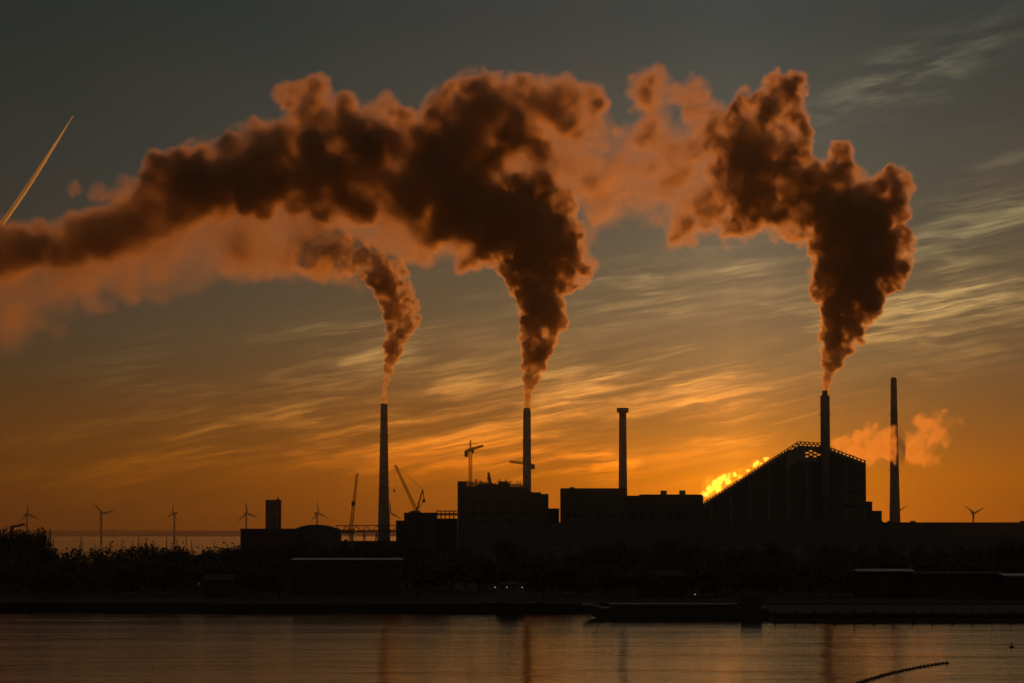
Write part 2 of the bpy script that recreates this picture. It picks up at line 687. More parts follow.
boiler_house()
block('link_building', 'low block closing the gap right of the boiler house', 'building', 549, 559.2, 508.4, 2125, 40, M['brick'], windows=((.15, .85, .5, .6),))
t, w_, zt_ = block('turbine_hall', 'wide flat-roofed hall left of and below the collared chimney', 'building', 561.8, 627, 488.2, 2115, 70, M['dark_cladding'],
                   windows=[(.04 + i * .12, .12 + i * .12, .55, .62) for i in range(8)])
MB().box(-w_ + 6, -w_ + 9.5, 10, 14, zt_, zt_ + 1.0).build('roof_vent', M['steel'], t)
t, w_, zt_ = block('ash_building', 'lower long hall between the collared chimney and the sloping plant', 'building', 627.3, 703.5, 495.6, 2130, 60, M['dark_cladding'],
                   windows=[(.05 + i * .12, .11 + i * .12, .6, .68) for i in range(8)])
k_ = 2130 / F
for xa, xb, y in ((661, 667, 490.6), (679.8, 685.6, 490.4)):
    x0, x1 = zx(xa, 2140) - t.location.x, zx(xb, 2140) - t.location.x
    MB().box(x0, x1, 10, 16, zt_ - .05, zz(y, 2140) - GZ).build('roof_house', M['alu'], t)
MB().box(zx(641, 2140) - t.location.x, zx(703, 2140) - t.location.x, 12, 50, zt_ - .05, zt_ + 1.0).build('roof_deck', M['roof_dark'], t)

# block and pipe bridge left of the boiler house
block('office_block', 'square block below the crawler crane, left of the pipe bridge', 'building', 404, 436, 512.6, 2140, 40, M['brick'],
      windows=[(.06 + i * .16, .15 + i * .16, .62, .7) for i in range(6)])
block('workshop', 'low workshop between the left chimney and the square block', 'building', 396, 403.8, 520.5, 2140, 40, M['brick'], windows=((.2, .8, .5, .65),))


def pipe_bridge():
    D = 2145
    Xc = zx(447, D)
    t = thing('pipe_bridge', 'open steel pipe bridge on posts beside the boiler house', 'pipe bridge', (Xc, D, GZ))
    x0, x1 = zx(436.5, D) - Xc, zx(458, D) - Xc
    z0, z1 = zz(515, D) - GZ, zz(511, D) - GZ
    MB().bar((x0, 0, z0), (x1, 0, z0), .45, n=4).bar((x0, 6, z0), (x1, 6, z0), .45, n=4).bar((x0, 0, z1), (x1, 0, z1), .5, n=4).bar((x0, 6, z1), (x1, 6, z1), .5, n=4).build('girder', M['steel'], t)
    for i in range(6):
        x = x0 + (x1 - x0) * i / 5
        MB().bar((x, 0, 0), (x, 0, z1), .35, n=6).build('post', M['steel'], t)
        MB().bar((x, 6, 0), (x, 6, z1), .35, n=6).build('post', M['steel'], t)
    MB().bar((x0, 2, z0 + .9), (x1, 2, z0 + .9), .5, n=10).build('pipe', M['alu'], t)
    MB().bar((x0, 4, z0 + .9), (x1, 4, z0 + .9), .5, n=10).build('pipe', M['alu'], t)


pipe_bridge()
block('pump_house', 'small block under the pipe bridge beside the boiler house', 'building', 437, 457, 518.5, 2152, 30, M['brick'], windows=((.2, .4, .5, .65), (.6, .8, .5, .65)))

# long dike-like store in front of the plant, reaching out of the frame on the right
def long_store():
    D = 1900
    xa, xb = zx(544, D), zx(1120, D)
    t = thing('storage_hall', 'very long low flat-roofed hall in front of the sloping plant', 'building', ((xa + xb) / 2, D, GZ))
    w = (xb - xa) / 2
    zt = zz(522.3, D) - GZ
    MB().box(-w, w, 0, 60, -.5, zt - .6).build('wall', M['dark_cladding'], t)
    MB().box(-w - .3, w + .3, -.3, 60.3, zt - .6, zt).build('roof', M['roof_dark'], t)
    for i in range(30):
        x = -w + 6 + i * (2 * w - 12) / 30
        MB().box(x, x + 5, -.1, .05, .05, 6).build('door', M['steel'], t)
    r_ = random.Random(8)
    for i in range(5):
        x = r_.uniform(w * .1, w * .9)
        MB().box(x, x + 3, 10, 13, zt - .05, zt + 1.0).build('roof_vent', M['steel'], t)


long_store()

# silo tower and the long sheds on the left
def silo_tower():
    D = 1950
    Xc = zx(273.2, D)
    t = thing('silo_tower', 'square concrete silo tower with a small mast, rising over the left sheds', 'silo', (Xc, D, GZ))
    a = zx(281, D) - Xc
    z = zz(499.8, D) - GZ
    b = MB()
    b.box(-a, a, 0, 11, 0, z - .6)
    b.build('wall', M['dark_cladding'], t)
    for s_ in (-.5, .5):
        MB().box(a * s_ - .25, a * s_ + .25, -.3, .05, 0, z - 1.2).build('rib', M['alu'], t)
    MB().box(-a - .15, a + .15, -.15, 11.15, z - .6, z).build('roof', M['roof_dark'], t)
    MB().box(2.0, 4.0, 3, 6, z - .05, z + 1.2).build('roof_house', M['steel'], t)
    MB().bar((3, 4, z + 1.1), (3, 4, z + 2.6), .15, n=5).build('mast', M['steel'], t)


silo_tower()


def curved_shed(label, x0, x1, yedge, ymid, D, depth, m):
    xa, xb = zx(x0, D), zx(x1, D)
    c = (xa + xb) / 2
    t = thing('storage_shed', label, 'shed', (c, D, GZ))
    w = (xb - xa) / 2
    ze, zm = zz(yedge, D) - GZ, zz(ymid, D) - GZ
    MB().box(-w, w, 0, depth, -.5, ze - .4).build('wall', m, t)
    pts = []
    for i in range(13):
        s_ = -1 + i / 6
        pts.append((w * 1.01 * s_, ze - .4 + (zm - ze + .4) * (1 - s_ * s_)))
    pts = pts + [(w * 1.01, ze - .45), (-w * 1.01, ze - .45)]
    MB().prism(pts[::-1], -.4, depth + .4).build('roof', M['roof_dark'], t)
    for i in range(5):
        MB().box(-w + w * .1 + i * w * .38, -w + w * .3 + i * w * .38, -.1, .05, 0, ze * .4).build('door', M['steel'], t)


block('storage_shed', 'flat-roofed shed under the silo tower', 'shed', 240.5, 296, 528.6, 1900, 40, M['brick'], windows=((.1, .9, .7, .78),))
curved_shed('shed with a gently curved roof between silo tower and luffing crane', 292, 337, 529.5, 524.6, 1930, 50, M['dark_cladding'])


def conveyor():
    D = 2050
    Xc = zx(360, D)
    t = thing('conveyor_bridge', 'lattice conveyor bridge on trestles left of the tall left chimney', 'conveyor', (Xc, D, GZ))
    x0, x1 = zx(336, D) - Xc, zx(397, D) - Xc
    z0, z1 = zz(532, D) - GZ, zz(525.5, D) - GZ
    b = MB()
    for y in (0, 5):
        b.bar((x0, y, z0), (x1, y, z0), .4, n=4)
        b.bar((x0, y, z1), (x1, y, z1), .4, n=4)
        n = 12
        for i in range(n):
            xa, xb = x0 + (x1 - x0) * i / n, x0 + (x1 - x0) * (i + 1) / n
            b.bar((xa, y, z0 if i % 2 else z1), (xb, y, z1 if i % 2 else z0), .22, n=4)
    b.build('girder', M['steel'], t)
    for i in range(5):
        x = x0 + (x1 - x0) * (i + .3) / 5
        MB().bar((x - 1.5, 0, 0), (x, 2, z0), .35).bar((x + 1.5, 5, 0), (x, 3, z0), .35).build('trestle', M['steel'], t)
    MB().box(x0, x1, 1.5, 3.5, z0 + .4, z0 + 1.3).build('belt', M['rubber'], t)


conveyor()
block('storage_shed', 'low shed beneath the conveyor bridge by the left chimney', 'shed', 336, 396, 541, 2070, 30, M['brick'], windows=((.1, .3, .5, .7), (.6, .8, .5, .7)))

# ------------------------------------------------------------------ cranes
def tower_crane(label, D, xm, ytop, yjib, xj0, xj1, yj0, yj1, ybase, peak):
    X = zx(xm, D)
    zb = zz(ybase, D)
    t = thing('tower_crane', label, 'crane', (X, D, zb))
    L = lambda x, y: (zx(x, D) - X, 0, zz(y, D) - zb)
    zj = zz(yjib, D) - zb
    MB().truss((0, 0, 0), (0, 0, zj), 2.2, .28, 16).build('mast', M['yellow'], t)
    MB().truss(L(xm, yjib), L(xj1, yj1), 2.0, .26, 12, 1.2).build('jib', M['yellow'], t)
    MB().truss(L(xm, yjib), L(xj0, yj0), 2.0, .3, 5, 1.8).build('counter_jib', M['yellow'], t)
    a = L(xj0, yj0)
    MB().box(a[0] - .3, a[0] + 2.4, -1.2, 1.2, a[2] - 3.2, a[2] + .6).build('counterweight', M['concrete'], t)
    MB().bar((-.6, 0, zj), (0, 0, zz(peak, D) - zb), .3).bar((.6, 0, zj), (0, 0, zz(peak, D) - zb), .3).build('tower_head', M['yellow'], t)
    p = (0, 0, zz(peak, D) - zb)
    b1, a1 = L(xm + (xj1 - xm) * .7, yjib + (yj1 - yjib) * .7), L(xj0, yj0)
    MB().bar(p, b1, .10, n=4).bar(p, a1, .10, n=4).build('tie_rod', M['steel'], t)
    MB().box(.9, 2.6, -1.6, .2, zj - 2.8, zj - .4).build('cab', M['steel'], t)
    h = L(xm + (xj1 - xm) * .45, yjib + (yj1 - yjib) * .45)
    MB().bar(h, (h[0], 0, h[2] - 9), .06, n=4).build('hoist_rope', M['rope'], t)
    return t


tower_crane('tower crane with a level jib standing on the left of the boiler house', 2122, 470.4, 440, 449.5, 464.8, 483.3, 452.5, 445.6, 487, 440.3)
tower_crane('tower crane half hidden behind the boiler house chimney', 2175, 527.0, 457, 463.5, 531.6, 509.3, 465.0, 461.6, 493, 457)


def luffing(label, D, foot, tip, pend, kind):
    """crawler or mobile crane with a long lattice boom"""
    X = zx(foot[0], D)
    zb = zz(foot[1], D)
    g = zb - GZ
    t = thing('crawler_crane', label, 'crane', (X, D, GZ))
    L = lambda x, y: (zx(x, D) - X, 0, zz(y, D) - GZ)
    f, e = L(*foot), L(*tip)
    MB().truss(f, e, 2.0, .27, 18, 1.3).build('boom', M['yellow'], t)
    MB().box(-4.2, 3.2, -1.8, 1.8, g - 2.6, g + .4).build('machine_house', M['yellow'], t)
    MB().box(-5.6, -4.2, -1.9, 1.9, g - 2.6, g - .4).build('counterweight', M['steel'], t)
    tr = g - 2.6
    for s_ in (-1, 1):
        MB().box(-4.5, 4.5, 2.6 * s_ - .8, 2.6 * s_ + .8, 0, 1.6).build('track', M['rubber'], t)
    MB().truss((0, 0, 1.6), (0, 0, tr), 2.2, .3, max(2, int(tr / 2.5))).build('pedestal', M['yellow'], t)
    if pend:
        q = [L(*p) for p in pend]
        MB().truss(f, q[0], 1.0, .3, 5, .6).bar(q[0], q[1], .35).bar(q[1], f, .3).build('gantry', M['yellow'], t)
        MB().bar(q[0], e, .10, n=4).build('pendant_rope', M['rope'], t)
        MB().box(q[1][0] - 1.3, q[1][0] + 1.2, -1.5, 1.5, q[1][2] - 1.4, q[1][2] + .8).build('stay_weight', M['steel'], t)
    if kind == 'hook':
        hk = (e[0] - .6, 0, e[2] - 19)
        MB().bar((e[0] - .6, 0, e[2]), hk, .08, n=4).build('hoist_rope', M['rope'], t)
        MB().lathe([(.2, -1.5), (.6, -.6), (.55, .6), (.2, 1.0)], 8, hk).build('hook_block', M['steel'], t)
    else:
        m_ = [(f[i] + (e[i] - f[i]) * .46) for i in range(3)]
        MB().box(m_[0] - 1.6, m_[0] + .7, -1, 1, m_[2] - 1.6, m_[2] + 1.4).build('winch', M['steel'], t)
    return t


luffing('crawler crane with a raised boom and hanging hook above the square block', 2165, (416.6, 511), (395, 465), [(422.6, 489.5), (424.2, 500.3)], 'hook')
luffing('crane with a nearly upright boom left of the tall left chimney', 2000, (350.8, 530), (357.2, 473), None, 'plain')
luffing('small crane with a stubby boom on the roof line of the boiler house', 2160, (490.4, 484), (488.3, 472.5), None, 'plain')


def gantry_crane():
    D = 1500
    X = zx(14, D)
    t = thing('harbour_crane', 'small harbour crane with a level jib at the far left edge', 'crane', (X, D, GZ))
    L = lambda x, y: (zx(x, D) - X, 0, zz(y, D) - GZ)
    a = L(12.5, 527)
    MB().truss((a[0], 0, 0), a, 1.4, .25, 8).build('mast', M['steel'], t)
    MB().truss(L(12, 527), L(25, 524.3), 1.1, .25, 8, .7).build('jib', M['steel'], t)
    MB().box(a[0] - 1.3, a[0] + 1.2, -1, 1, a[2] - 1.6, a[2] + .5).build('cab', M['steel'], t)


gantry_crane()

# ------------------------------------------------------------------ wind turbines
def turbine_proto(D, r_px, hub_h):
    t = thing('wind_turbine', 'x', 'wind turbine', (0, 0, 0), 0, 'wind turbines standing in the sea')
    MB().lathe([(2.1, -1), (1.9, 4), (1.15, hub_h - 1.6)], 16).build('tower', M['white'], t, smooth=True)
    MB().box(-1.4, 1.4, -2.2, 4.5, hub_h - 1.6, hub_h + 1.5).build('nacelle', M['white'], t)
    return t


BLADE = None


def turbine(label, x, yhub, D, rpx, angles, yaw):
    k = D / F
    hub = zz(yhub, D)
    t = thing('wind_turbine', label, 'wind turbine', (zx(x, D), D, 0), yaw, 'wind turbines standing in the sea')
    MB().lathe([(1.9, -1), (1.7, 4), (1.05, hub - 1.5)], 16).build('tower', M['white'], t, smooth=True)
    MB().box(-1.3, 1.3, -2.0, 4.5, hub - 1.5, hub + 1.4).build('nacelle', M['white'], t)
    h = MB().lathe([(.2, -1.2), (.9, -.6), (1.2, .6), (1.2, 1.2)], 12).build('hub', M['white'], t)
    h.rotation_euler = (R(-90), 0, 0)
    h.location = (0, -3.2, hub)
    Rm = rpx * k
    for a in angles:
        b = MB()
        n = 8
        rows = []
        for i in range(n + 1):
            f = i / n
            c_ = (1.3 if f < .12 else 2.4 * (1 - f) + .6)
            th = .8 * (1 - f) + .25
            z = .8 + f * (Rm - .8)
            rows.append([b.bm.verts.new(v) for v in ((-c_ * .35, 0, z), (0, -th, z), (c_ * .65, 0, z), (0, th, z))])
        for p_, q_ in zip(rows, rows[1:]):
            for i in range(4):
                j = (i + 1) % 4
                b.bm.faces.new([p_[i], p_[j], q_[j], q_[i]])
        b.bm.faces.new(rows[0][::-1]); b.bm.faces.new(rows[-1])
        o = b.build('blade', M['white'], t)
        o.location = (0, -3.4, hub)
        o.rotation_euler = (0, R(a), 0)
    return t


turbine('leftmost wind turbine, behind the harbour crane jib', 26.8, 514, 4460, 13, (-8, 112, 232), R(38))
turbine('wind turbine over the sea strip with two blades raised in a V', 101.3, 513.3, 4460, 13, (-42, 78, 198), R(25))
turbine('wind turbine in the middle of the sea strip, rotor almost edge-on', 174.3, 513.3, 4460, 12.5, (5, 125, 245), R(-50))
turbine('wind turbine just left of the square silo tower', 246.2, 513.2, 4460, 12.5, (-10, 110, 230), R(25))
turbine('wind turbine between the silo tower and the luffing crane', 317, 513.2, 4460, 12.5, (-10, 110, 230), R(42))
turbine('wind turbine mostly hidden behind the tall left chimney', 389.2, 512.5, 4460, 12.5, (-2, 118, 238), R(25))
turbine('wind turbine mostly hidden behind the right smokeless chimney', 897, 511.5, 5200, 12.5, (-60, 60, 180), R(12))
turbine('rightmost wind turbine, showing three blades above the long roof', 973.3, 513, 4460, 13, (-56, 64, 184), R(18))

# tanker far out and its sea
def tanker():
    D = 10200
    X = zx(114, D)
    t = thing('tanker', 'tiny distant ship on the horizon above the sea strip', 'ship', (X, D, 0))
    MB().prism([(-30, 4), (-26, 0), (26, 0), (32, 5), (-30, 4.5)], -6, 6).build('hull', M['hull_dark'], t)
    MB().box(-9, 6, -5, 5, 4, 24).build('wheelhouse', M['coast'], t)
    MB().bar((0, 0, 24), (0, 0, 34), 1.2, .6).build('mast', M['steel'], t)
    t.location.z = -.2


tanker()

# ------------------------------------------------------------------ trees along the bank
def tree_proto(seed, h, w, n, low=.12):
    r = random.Random(seed)
    t = thing('tree', 'dark tree in the unbroken treeline along the harbour bank', 'tree', (0, 0, 0), 0, 'trees along the harbour bank')
    tr = MB()
    tr.bar((0, 0, -.4), (0, 0, h * .5), h * .022, h * .012, 7)
    tips = []
    for i in range(14):
        a = r.uniform(0, 6.28)
        z0 = h * r.uniform(.12, .5)
        q = (w * r.uniform(.15, .42) * math.cos(a), w * r.uniform(.15, .42) * math.sin(a), min(h * .97, z0 + h * r.uniform(.15, .45)))
        tr.bar((0, 0, z0), q, h * .010, h * .003, 5)
        tips.append(q)
    tr.bar((0, 0, h * .5), (r.uniform(-.4, .4), 0, h * .97), h * .012, h * .003, 5)
    tips += [(0, 0, h * .8), (0, 0, h * .55), (0, 0, h * .93)]
    tr.build('trunk', M['bark'], t)
    cr = MB()
    for i in range(n):
        c = r.choice(tips)
        g = abs(r.gauss(0, 1))
        d = (r.gauss(0, w * .11), r.gauss(0, w * .11), r.gauss(0, h * .085))
        p = [c[0] + d[0], c[1] + d[1], max(h * low * .5, c[2] + d[2])]
        s_ = r.uniform(.10, .42)
        v1 = np.array([r.gauss(0, 1), r.gauss(0, 1), r.gauss(0, 1)]); v1 /= np.linalg.norm(v1)
        v2 = np.cross(v1, [r.gauss(0, 1), r.gauss(0, 1), r.gauss(0, 1)]); v2 /= np.linalg.norm(v2) + 1e-6
        P = np.array(p)
        cr.bm.faces.new([cr.bm.verts.new(P + v1 * s_), cr.bm.verts.new(P + v2 * s_ * .7), cr.bm.verts.new(P - v1 * s_), cr.bm.verts.new(P - v2 * s_ * .7)])
    cr.build('crown', M['leaf'], t)
    return t


protos = [tree_proto(1, 10, 8, 1300), tree_proto(2, 9, 9, 1400), tree_proto(3, 11, 7, 1200), tree_proto(4, 6, 8, 1000, .04)]
used = [False] * 4


def plant(kind, x, ytop, D, sx=1.0):
    o = protos[kind] if not used[kind] else dup(protos[kind])
    used[kind] = True
    h = (10, 9, 11, 6)[kind]
    s_ = (zz(ytop, D) - GZ) / h
    o.location = (zx(x, D), D, GZ)
    o.scale = (s_ * sx, s_ * sx, s_)
    o.rotation_euler = (0, 0, rng.uniform(0, 6.28))


rng = random.Random(21)
for i in range(30):                                   # back row, tops show against the sea
    x = -8 + i * 14.2 + rng.uniform(-4, 4)
    base = 550 if x < 240 else 545
    plant(rng.randrange(3), x, base + rng.uniform(-2.6, 3.5), rng.uniform(790, 835), rng.uniform(.9, 1.25))
for i in range(22):
    x = -5 + i * 20 + rng.uniform(-5, 5)
    if 285 < x < 405: continue
    plant(3, x, 566 + rng.uniform(-5, 6), rng.uniform(700, 740), rng.uniform(1.0, 1.4))
for i in range(34):                                   # right half
    x = 410 + i * 19 + rng.uniform(-6, 6)
    plant(rng.randrange(3), x, 549 + rng.uniform(-7, 7), rng.uniform(800, 850), rng.uniform(.9, 1.3))
for i in range(26):
    x = 545 + i * 19 + rng.uniform(-6, 6)
    if 845 < x < 1030: continue
    plant(3, x, 570 + rng.uniform(-6, 6), rng.uniform(700, 730), rng.uniform(1, 1.4))
for i in range(44):                                   # hedge that closes the foot of the treeline
    x = -6 + i * 24.0 + rng.uniform(-5, 5)
    plant(3, x, 563 + rng.uniform(-4, 4), rng.uniform(762, 785), rng.uniform(1.2, 1.6))
for x, y in ((37, 532.5), (41, 531.5), (44, 534)):
    plant(0, x, y, 835, .55)
for x in (4, 12, 21, 29):
    plant(1, x, 535 + rng.uniform(-2, 2), 840, .7)

# ------------------------------------------------------------------ sheds and boats on the bank
def gabled(label, x0, x1, yeave, yridge, D, depth, m, roof):
    xa, xb = zx(x0, D), zx(x1, D)
    c = (xa + xb) / 2
    t = thing('harbour_shed', label, 'shed', (c, D, GZ))
    w = (xb - xa) / 2
    ze = zz(yeave, D) - GZ
    zr = zz(yridge, D + depth / 2) - GZ
    b = MB()
    for x in (-w, w):
        b.bm.faces.new([b.bm.verts.new(v) for v in ((x, 0, -.3), (x, depth, -.3), (x, depth, ze), (x, depth / 2, zr - .05), (x, 0, ze))])
    b.quad([(-w, 0, -.3), (w, 0, -.3), (w, 0, ze), (-w, 0, ze)])
    b.quad([(-w, depth, -.3), (w, depth, -.3), (w, depth, ze), (-w, depth, ze)])
    b.build('wall', m, t)
    e = .5
    sl = (zr - ze) / (depth / 2)
    r_ = MB()
    for s_ in (0, 1):
        y0 = -e if s_ == 0 else depth + e
        z0 = ze - e * sl
        A = [(-w - e, y0, z0), (w + e, y0, z0), (w + e, depth / 2, zr), (-w - e, depth / 2, zr)]
        lo = [r_.bm.verts.new(v) for v in A]
        hi = [r_.bm.verts.new((v[0], v[1], v[2] + .18)) for v in A]
        r_.bm.faces.new(hi); r_.bm.faces.new(lo[::-1])
        for i in range(4):
            j = (i + 1) % 4
            r_.bm.faces.new([lo[i], lo[j], hi[j], hi[i]])
    r_.build('roof', roof, t)
    MB().box(-w * .2, w * .05, -.08, .05, 0, ze * .7).build('door', M['wood'], t)
    n = max(2, int(w / 3))
    for i in range(n):
        x = -w * .9 + i * 1.8 * w / n
        if -w * .3 < x < w * .1: continue
        f = MB().box(x, x + 1.4, -.08, .05, ze * .4, ze * .75).build('window', M['wood'], t)
        MB().box(x + .12, x + 1.28, -.11, -.06, ze * .4 + .12, ze * .75 - .12).build('pane', M['glass'], f)
    return t


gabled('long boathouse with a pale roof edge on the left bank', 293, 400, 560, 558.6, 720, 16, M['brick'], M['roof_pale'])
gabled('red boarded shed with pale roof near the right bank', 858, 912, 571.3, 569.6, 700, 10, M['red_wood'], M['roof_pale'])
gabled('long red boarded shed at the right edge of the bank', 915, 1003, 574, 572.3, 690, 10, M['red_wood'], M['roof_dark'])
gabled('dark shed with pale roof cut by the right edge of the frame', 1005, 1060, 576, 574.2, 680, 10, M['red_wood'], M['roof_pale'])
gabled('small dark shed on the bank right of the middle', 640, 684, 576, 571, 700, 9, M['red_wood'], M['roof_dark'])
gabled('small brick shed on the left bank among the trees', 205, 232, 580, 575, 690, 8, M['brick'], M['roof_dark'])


def workboat():
    D = 646
    X = zx(514, D)
    t = thing('workboat', 'dark workboat with three small lights moored at the middle of the bank', 'boat', (X, D, 0))
    b = MB()
    st = [(-6.6, 1.4, .9), (-5, 2.1, .2), (0, 2.3, 0), (4, 1.9, .2), (6.8, .25, .8)]
    rows = []
    for x, hw, lift in st:
        rows.append([b.bm.verts.new(v) for v in ((x, -hw, 2.0 + lift * .7), (x, -hw * .8, -.2), (x, 0, -.7), (x, hw * .8, -.2), (x, hw, 2.0 + lift * .7))])
    for p, q in zip(rows, rows[1:]):
        for i in range(4):
            b.bm.faces.new([p[i], p[i + 1], q[i + 1], q[i]])
        b.bm.faces.new([p[4], p[0], q[0], q[4]])
    b.bm.faces.new(rows[0]); b.bm.faces.new(rows[-1][::-1])
    b.build('hull', M['hull_dark'], t)
    MB().box(-4, 2.4, -1.5, 1.5, 1.9, 4.6).build('wheelhouse', M['steel'], t)
    MB().box(-3.2, .8, -1.3, 1.3, 4.6, 6.6).build('bridge', M['steel'], t)
    for i in range(3):
        MB().box(-2.9 + i * 1.25, -2.0 + i * 1.25, -1.38, -1.28, 5.2, 6.2).build('window', M['glass'], t)
    MB().bar((-1, 0, 6.6), (-1, 0, 11), .12, .06).bar((-2.2, 0, 9), (.2, 0, 9), .06).build('mast', M['steel'], t)
    for x, y in ((495, 587.2), (507, 587.2), (522, 587.4)):
        p = px(x, y, D - 1.75)
        a = MB().lathe([(.03, -.10), (.08, -.04), (.08, .04), (.03, .10)], 8).build('lamp', M['lamp'], t)
        a.location = (p[0] - X, -1.75, p[2])
    MB().bar((-4.3, -1.75, zz(587.9, D)), (2.4, -1.75, zz(587.9, D)), .05, n=4).build('lamp_rail', M['steel'], t)


workboat()


def barge():
    D = 594
    x0, x1 = zx(583, D), zx(767, D)
    t = thing('barge', 'long low dark barge with a raked bow lying off the right bank', 'barge', (x0, D, 0))
    L = x1 - x0
    pts = [(0, 3.0), (.9, 1.6), (3.0, .1), (4.2, -.5), (L, -.5), (L, 2.3), (4.5, 2.3), (2.4, 2.75), (1.2, 3.05)]
    MB().prism(pts, 0, 9).build('hull', M['hull_dark'], t)
    MB().box(5.5, L - 6, 1.2, 7.8, 2.3, 3.1).build('hatch_coaming', M['hull_dark'], t)
    MB().box(L - 5, L - 1, 2, 7, 2.3, 5.2).build('wheelhouse', M['wood'], t)
    MB().box(L - 4.5, L - 1.5, 1.9, 2.02, 3.8, 4.8).build('window', M['glass'], t)
    for x in (1.6, 3.4, L - 2, L - 6):
        MB().lathe([(.16, 0), (.16, .5), (.24, .5), (.24, .62)], 10, (x, .6, 2.3)).build('bollard', M['steel'], t)
    MB().bar((3, 4.5, 2.3), (3, 4.5, 6.5), .1, .06).build('mast', M['steel'], t)


barge()


def quay():
    D = 582
    x0, x1 = zx(773, D), zx(1110, D)
    t = thing('jetty', 'dark piled jetty reaching to the right edge of the water', 'jetty', ((x0 + x1) / 2, D, 0))
    w = (x1 - x0) / 2
    MB().box(-w, w, 0, 66, 1.0, 1.7).build('deck', M['wood'], t)
    MB().box(-w, w, 1.5, 66, -1.5, 1.0).build('foundation', M['stone'], t)
    n = 18
    for i in range(n):
        x = -w + .4 + i * (2 * w - .8) / (n - 1)
        MB().bar((x, -.25, -1.5), (x, -.25, 2.3), .2, .18, 8).build('pile', M['wood'], t)


quay()


def lamp_post():
    D = 640
    p = px(695, 595, D)
    t = thing('quay_lamp', 'single small lit lamp on the bank behind the barge', 'lamp', (p[0], D, 0))
    MB().bar((0, 0, -.5), (0, 0, p[2]), .06, .05).build('post', M['steel'], t)
    MB().lathe([(.03, -.10), (.08, -.04), (.08, .04), (.03, .10)], 8, (0, 0, p[2] + .12)).build('lamp_head', M['lamp'], t)


lamp_post()


def sailboat_proto():
    t = thing('sailboat', 'sailboat with a bare mast moored behind the left treeline', 'sailboat', (0, 0, 0), 0, 'sailboats in the marina behind the left treeline')
    b = MB()
    st = [(-5, 1.1), (-3, 1.5), (0, 1.7), (3, 1.2), (5.5, .1)]
    rows = [[b.bm.verts.new(v) for v in ((x, -h, 1.1), (x, -h * .6, -.2), (x, 0, -.6), (x, h * .6, -.2), (x, h, 1.1))] for x, h in st]
    for p, q in zip(rows, rows[1:]):
        for i in range(4):
            b.bm.faces.new([p[i], p[i + 1], q[i + 1], q[i]])
        b.bm.faces.new([p[4], p[0], q[0], q[4]])
    b.bm.faces.new(rows[0]); b.bm.faces.new(rows[-1][::-1])
    b.build('hull', M['hull_white'], t)
    MB().box(-2.2, 1.6, -.9, .9, 1.05, 1.6).build('cabin', M['hull_white'], t)
    MB().bar((.8, 0, 1.0), (.8, 0, 14), .13, .09).bar((.8, -1, 8.5), (.8, 1, 8.5), .04, n=4).bar((.8, -1.5, 1), (.8, 0, 13.6), .03, n=3).bar((.8, 1.5, 1), (.8, 0, 13.6), .03, n=3).build('mast', M['steel'], t)
    MB().bar((.8, 0, 2.3), (-3.6, 0, 2.3), .08).build('boom', M['steel'], t)
    return t


sb = sailboat_proto()
first = True
for x, y in ((49.3, 528.5), (54, 537), (79.5, 537), (83.2, 540), (96, 542), (111, 540), (122, 538), (132.5, 541), (139, 537), (142.5, 540), (146, 538), (155, 541),
             (165, 536), (177, 538), (186.4, 536), (192, 540), (203, 543), (214, 541), (226, 543)):
    o = sb if first else dup(sb)
    first = False
    D = rng.uniform(930, 1250)
    o.location = (zx(x, D), D, 0)
    o.rotation_euler = (0, 0, rng.uniform(-.5, .5) + math.pi / 2)
    s_ = zz(y, D) / 14.0
    o.scale = (s_, s_, s_)

# ------------------------------------------------------------------ buoys in the water
def floating_line():
    a, b = px(945, 662.5, 400), None
    D0, D1 = 398.0, 330.0
    p0 = (zx(945, D0), D0)
    p1 = (zx(838, D1), D1)
    t = thing('float_line', 'curved line of small floats running out of the bottom edge', 'float line', (p0[0], p0[1], 0))
    n = 30
    pts = []
    for i in range(n + 1):
        f = i / n
        x = (p1[0] - p0[0]) * f
        y = (p1[1] - p0[1]) * f + 9 * math.sin(f * math.pi) * .6
        pts.append((x, y, .06))
    rope = MB()
    for p, q in zip(pts, pts[1:]):
        rope.bar(p, q, .05, n=4)
    rope.build('rope', M['rope'], t)
    fl = MB().lathe([(.06, -.22), (.20, -.14), (.25, 0), (.20, .14), (.06, .22)], 8).build('float', M['buoy'], t)
    fl.location = pts[1]
    for i in range(2, n):
        c = fl.copy()
        col.objects.link(c)
        c.parent = t
        c.location = pts[i]


floating_line()


def marker_buoy(label, x, y, D, s_):
    t = thing('marker_buoy', label, 'buoy', (zx(x, D), D, 0))
    t.scale = (s_, s_, s_)
    MB().lathe([(.12, -.45), (.42, -.2), (.50, .1), (.40, .34), (.12, .42)], 14).build('float_body', M['buoy'], t, smooth=True)
    MB().lathe([(.07, .4), (.05, 1.1), (.18, 1.12), (.02, 1.4)], 8).build('top_mark', M['steel'], t)
    MB().lathe([(.56, .02), (.56, .12)], 14).build('collar', M['rubber'], t)


marker_buoy('dark buoy at the upper end of the float line', 945.5, 663, 397, .62)
marker_buoy('lone dark buoy near the right edge of the water', 1010.5, 647, 452, .75)
marker_buoy('tiny dark buoy close under the jetty', 853.5, 630, 527, .45)


